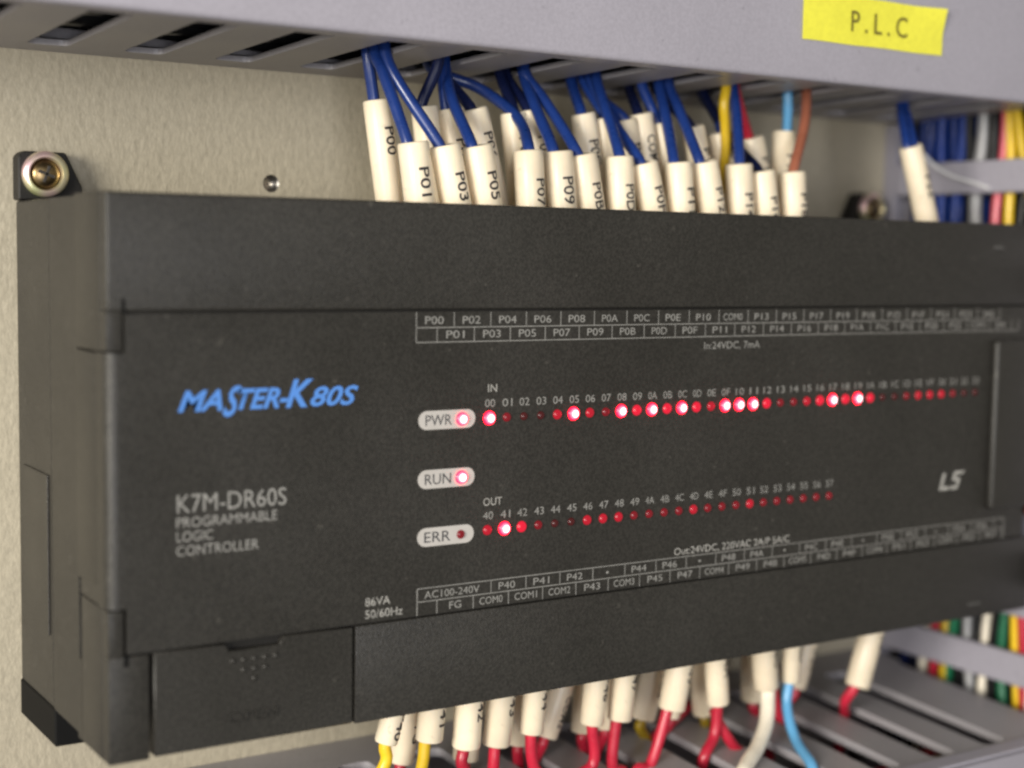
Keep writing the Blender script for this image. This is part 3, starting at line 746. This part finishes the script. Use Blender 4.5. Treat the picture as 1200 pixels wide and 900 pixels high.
# controller-side lower wires
GL = "sleeved wires dropping from the controller into the lower duct"
LF = [
 ('P40', (60.7, 15, -6.8), (59.7, 15, -10.3), [(59.6, 15, -10.6), (59.2, 15, -15.2)], 'yellow', 2.3),
 ('P41', (70.1, 15, -5.5), (69.5, 15, -11.4), [(68.6, 15, -11.4), (67.9, 15, -16.7)], 'yellow', 2.75),
 ('P42', (78.7, 15, -5.8), (78.2, 15, -14.3), [(77.6, 15, -14.1), (77.6, 15, -18.4)], 'red', 2.9),
 ('P43', (86.4, 15, -5.9), (85.4, 15, -15.0), [(85.1, 15, -15.0), (84.8, 15, -19.7)], 'red', 2.9),
 ('P44', (94.7, 15, -6.0), (94.0, 15, -13.8), [(94.0, 15, -13.8), (95.0, 15, -21.5)], 'red', 2.6),
 ('P46', (110.5, 15, -6.5), (109.7, 15, -14.4), [(109.8, 15, -14.5), (110.3, 15, -23.2)], 'red', 2.6),
 ('P47', (118.0, 15, -5.7), (117.1, 15, -14.6), [(116.2, 15, -14.5), (115.4, 15, -24.5)], 'red', 2.7),
 ('P49', (133.2, 15, -5.9), (131.5, 15, -14.6), [(129.8, 15, -14.3), (126.0, 15, -26.0)], 'red', 3.0),
 ('P4A', (144.0, 15, -6.2), (145.0, 15, -15.3), [(144.8, 15, -15.3), (144.2, 15, -22.5)], 'red', 2.6),
 ('P4C', (158.6, 15, -5.9), (159.6, 15, -13.8), [(160.0, 15, -13.8), (157.2, 12, -20.5), (150.5, 7.5, -24.2), (144.0, 3.5, -25.6)], 'white', 2.9),
 ('P4D', (167.3, 15, -5.8), (167.1, 15, -13.4), [(165.7, 15, -13.1), (165.4, 14, -19.5), (163.0, 8, -25.0)], 'light blue', 2.3),
 ('P50', (193.2, 15, -5.8), (189.2, 15, -17.8), [(188.3, 15, -17.4), (187.4, 17, -21.6)], 'red', 3.0),
]
LEX = [(50.5, 17), (65.5, 16), (84.0, 16), (85.0, 17), (100.5, 16), (105.0, 16), (118.5, 15), (122.0, 15), (140.5, 14), (139.5, 0.5), (158.5, -2.5), (191.5, 21)]
LBK = [
 ('FG', (71.6, 28, -11.2), (70.2, 28, -19.9), None, 2.7), ('COM0', (87.2, 28, -10.6), (85.9, 28, -22.0), None, 2.8),
 ('COM1', (100.2, 28, -11.0), (99.4, 28, -20.8), 'red', 2.8), ('COM2', (109.4, 28, -12.3), (106.3, 28, -20.3), 'red', 2.8),
 ('P45', (117.2, 28, -10.8), (116.6, 28, -20.8), 'red', 2.7), ('COM3', (122.8, 28, -11.0), (122.7, 28, -20.9), 'red', 2.5),
 ('P53', (136.2, 28, -10.3), (133.4, 28, -20.6), 'olive', 3.0), ('P55', (143.4, 28, -11.4), (141.6, 28, -21.5), 'red', 2.3),
 ('COM4', (150.2, 28, -11.1), (152.0, 28, -22.2), 'olive', 2.7), ('COM5', (166.9, 28, -11.0), (167.5, 28, -21.3), 'red', 2.9), ('P57', (184.2, 28, -11.0), (181.2, 28, -20.2), None, 2.6)]
def wire_down(code, a, b, pts, colour, r, label, h=2.2, tail=0.0, wr=1.25):
    t = thing("control_wire", label, "wire", (a[0], a[1], 10), GL)
    ax = (Vector(b)-Vector(a)).normalized()
    upper = Vector(a)-ax*10
    sl = obj("marker_sleeve", sleeve_bm(b, upper, r), SLEEVE, t, smooth=50)
    L = (Vector(b)-upper).length
    sleeve_text(code, upper, b, r, max(1.0, 10-1.85*len(code)*0.55+tail), h, 1, sl, 0.55)
    if pts:
        off = Vector(pts[0])-Vector(b); off -= ax*off.dot(ax)
        if off.length > r-1.75: off *= max(0.0, r-1.75)/off.length
        pts = [Vector(b)-ax*2.5+off*0.9, Vector(b)+ax*0.6+off]+[Vector(p) for p in pts[1:]]
        obj("insulation", tube(bmesh.new(), smooth_path(pts), wr), WIRE[colour], t, smooth=60)
    return t
for i, ((code, a, b, mid, c, r), (ex, ey)) in enumerate(zip(LF, LEX)):
    x = clamp_slot(ex, LSL, 1.9)
    pts = mid+[(x, ey, ZL(ey)-0.6), (x+random.uniform(-.6, .6), ey+2, ZL(ey)-9), (x+random.uniform(-4, 4), ey+6, -55)]
    wire_down(code, a, b, pts, c, r, f"{c} wire, {ORD[i]} from the left in the front row under the controller, cream sleeve", wr=1.75 if c == 'white' else 1.25)
for i, (code, a, b, c, r) in enumerate(LBK):
    x = clamp_slot(b[0]+random.uniform(-3, 3), LSL, 1.8)
    ax = (Vector(b)-Vector(a)).normalized()
    p1 = Vector(b)
    pts = [p1, p1+ax*2.0, (x, 30, ZL(30)-2.5), (x, 31, -36), (x+2, 32, -52)]
    wire_down(code, a, b, pts, c or 'red', r, f"{(c or 'red')} wire, {ORD[i]} from the left in the back row under the controller, beige sleeve", tail=2.5)
# two loose red wires lying across the slots
t = thing("loose_wire", "bare red wire crossing diagonally behind the sleeves toward the lower duct", "wire", (145, 30, -24), GL)
obj("insulation", tube(bmesh.new(), smooth_path([(158, 33, -19.0), (151, 32, -21.0), (143, 30, -24.0), (137.5, 29, -27.0), (137, 29, -36)]), 1.25), WIRE['red'], t, smooth=60)
t = thing("loose_wire", "bare red wire splitting off to the right beside the ninth front sleeve", "wire", (148, 16, -22), GL)
obj("insulation", tube(bmesh.new(), smooth_path([(145.2, 16.5, -17.0), (146.2, 16, -20.0), (149.5, 14.5, -25.6), (153.5, 13, -30.2), (155, 13, -40)]), 1.25), WIRE['red'], t, smooth=60)
t = thing("loose_wire", "dark red wire behind the light blue wire, sunk in a lower slot", "wire", (172, 30, -24), GL)
obj("insulation", tube(bmesh.new(), smooth_path([(175.8, 31, -14.0), (174.2, 28, -21.0), (173.0, 24, -27.0), (172.5, 20, -34)]), 1.25), WIRE['red'], t, smooth=60)
# more wires lying inside the lower duct, glimpsed through its slots
for i, (y, z, c, wh) in enumerate(((-2, -42, 'red', 'front'), (8, -46, 'black', 'second'), (18, -41, 'red', 'third'), (30, -44, 'black', 'rear'))):
    t = thing("loose_wire", f"{c} wire lying along inside the lower duct, {wh} of four seen through the slots", "wire", (100, y, z), "wires lying inside the lower duct")
    pts = [Vector((x, y+2*math.sin(x*0.05+i), z+1.5*math.sin(x*0.04+2*i))) for x in range(20, 233, 8)]
    obj("insulation", tube(bmesh.new(), pts, 1.3, 10), WIRE[c], t, smooth=60)

for i, (y, z, c) in enumerate(((8, 129.4, 'black'), (14, 128.9, 'black'), (20, 129.6, 'black'), (25.5, 128.9, 'black'), (31, 129.5, 'black'), (36.5, 128.9, 'black'), (42, 129.4, 'black'), (47.5, 128.9, 'black'))):  # made-up black wires that block light inside the upper slots
    t = thing("loose_wire", f"{c} wire added to darken the upper duct, {ORD[i]} from the cover, glimpsed through the slots", "wire", (100, y, z), "wires added to darken the upper duct slots")
    pts = [Vector((x, y+0.8*math.sin(x*0.04+i*1.7), z+0.5*math.sin(x*0.05+2*i))) for x in range(-120, 330, 10)]
    obj("insulation", tube(bmesh.new(), pts, 2.55, 10), WIRE[c], t, smooth=60)

# a deeper layer of dark wires added to close gaps behind the coloured ones
for i in range(12):
    y = 52-i*4.4; c = ('black', 'black', 'dark blue')[i % 3] if i < 6 else ('black', 'black')[i % 2]
    t = thing("duct_wire", f"{c} wire added to fill gaps in the right duct, {ORD[i]} from the back plate", "wire", (244.6, y, -60), "deeper wires added inside the right duct")
    ph = random.uniform(0, 6)
    pts = [Vector((244.8+0.5*math.sin(ph+z*0.05), y+1.5*math.sin(ph*3+z*0.06), z)) for z in range(-80, 146, 6)]
    obj("insulation", tube(bmesh.new(), pts, 2.0, 10), WIRE[c], t, smooth=60)
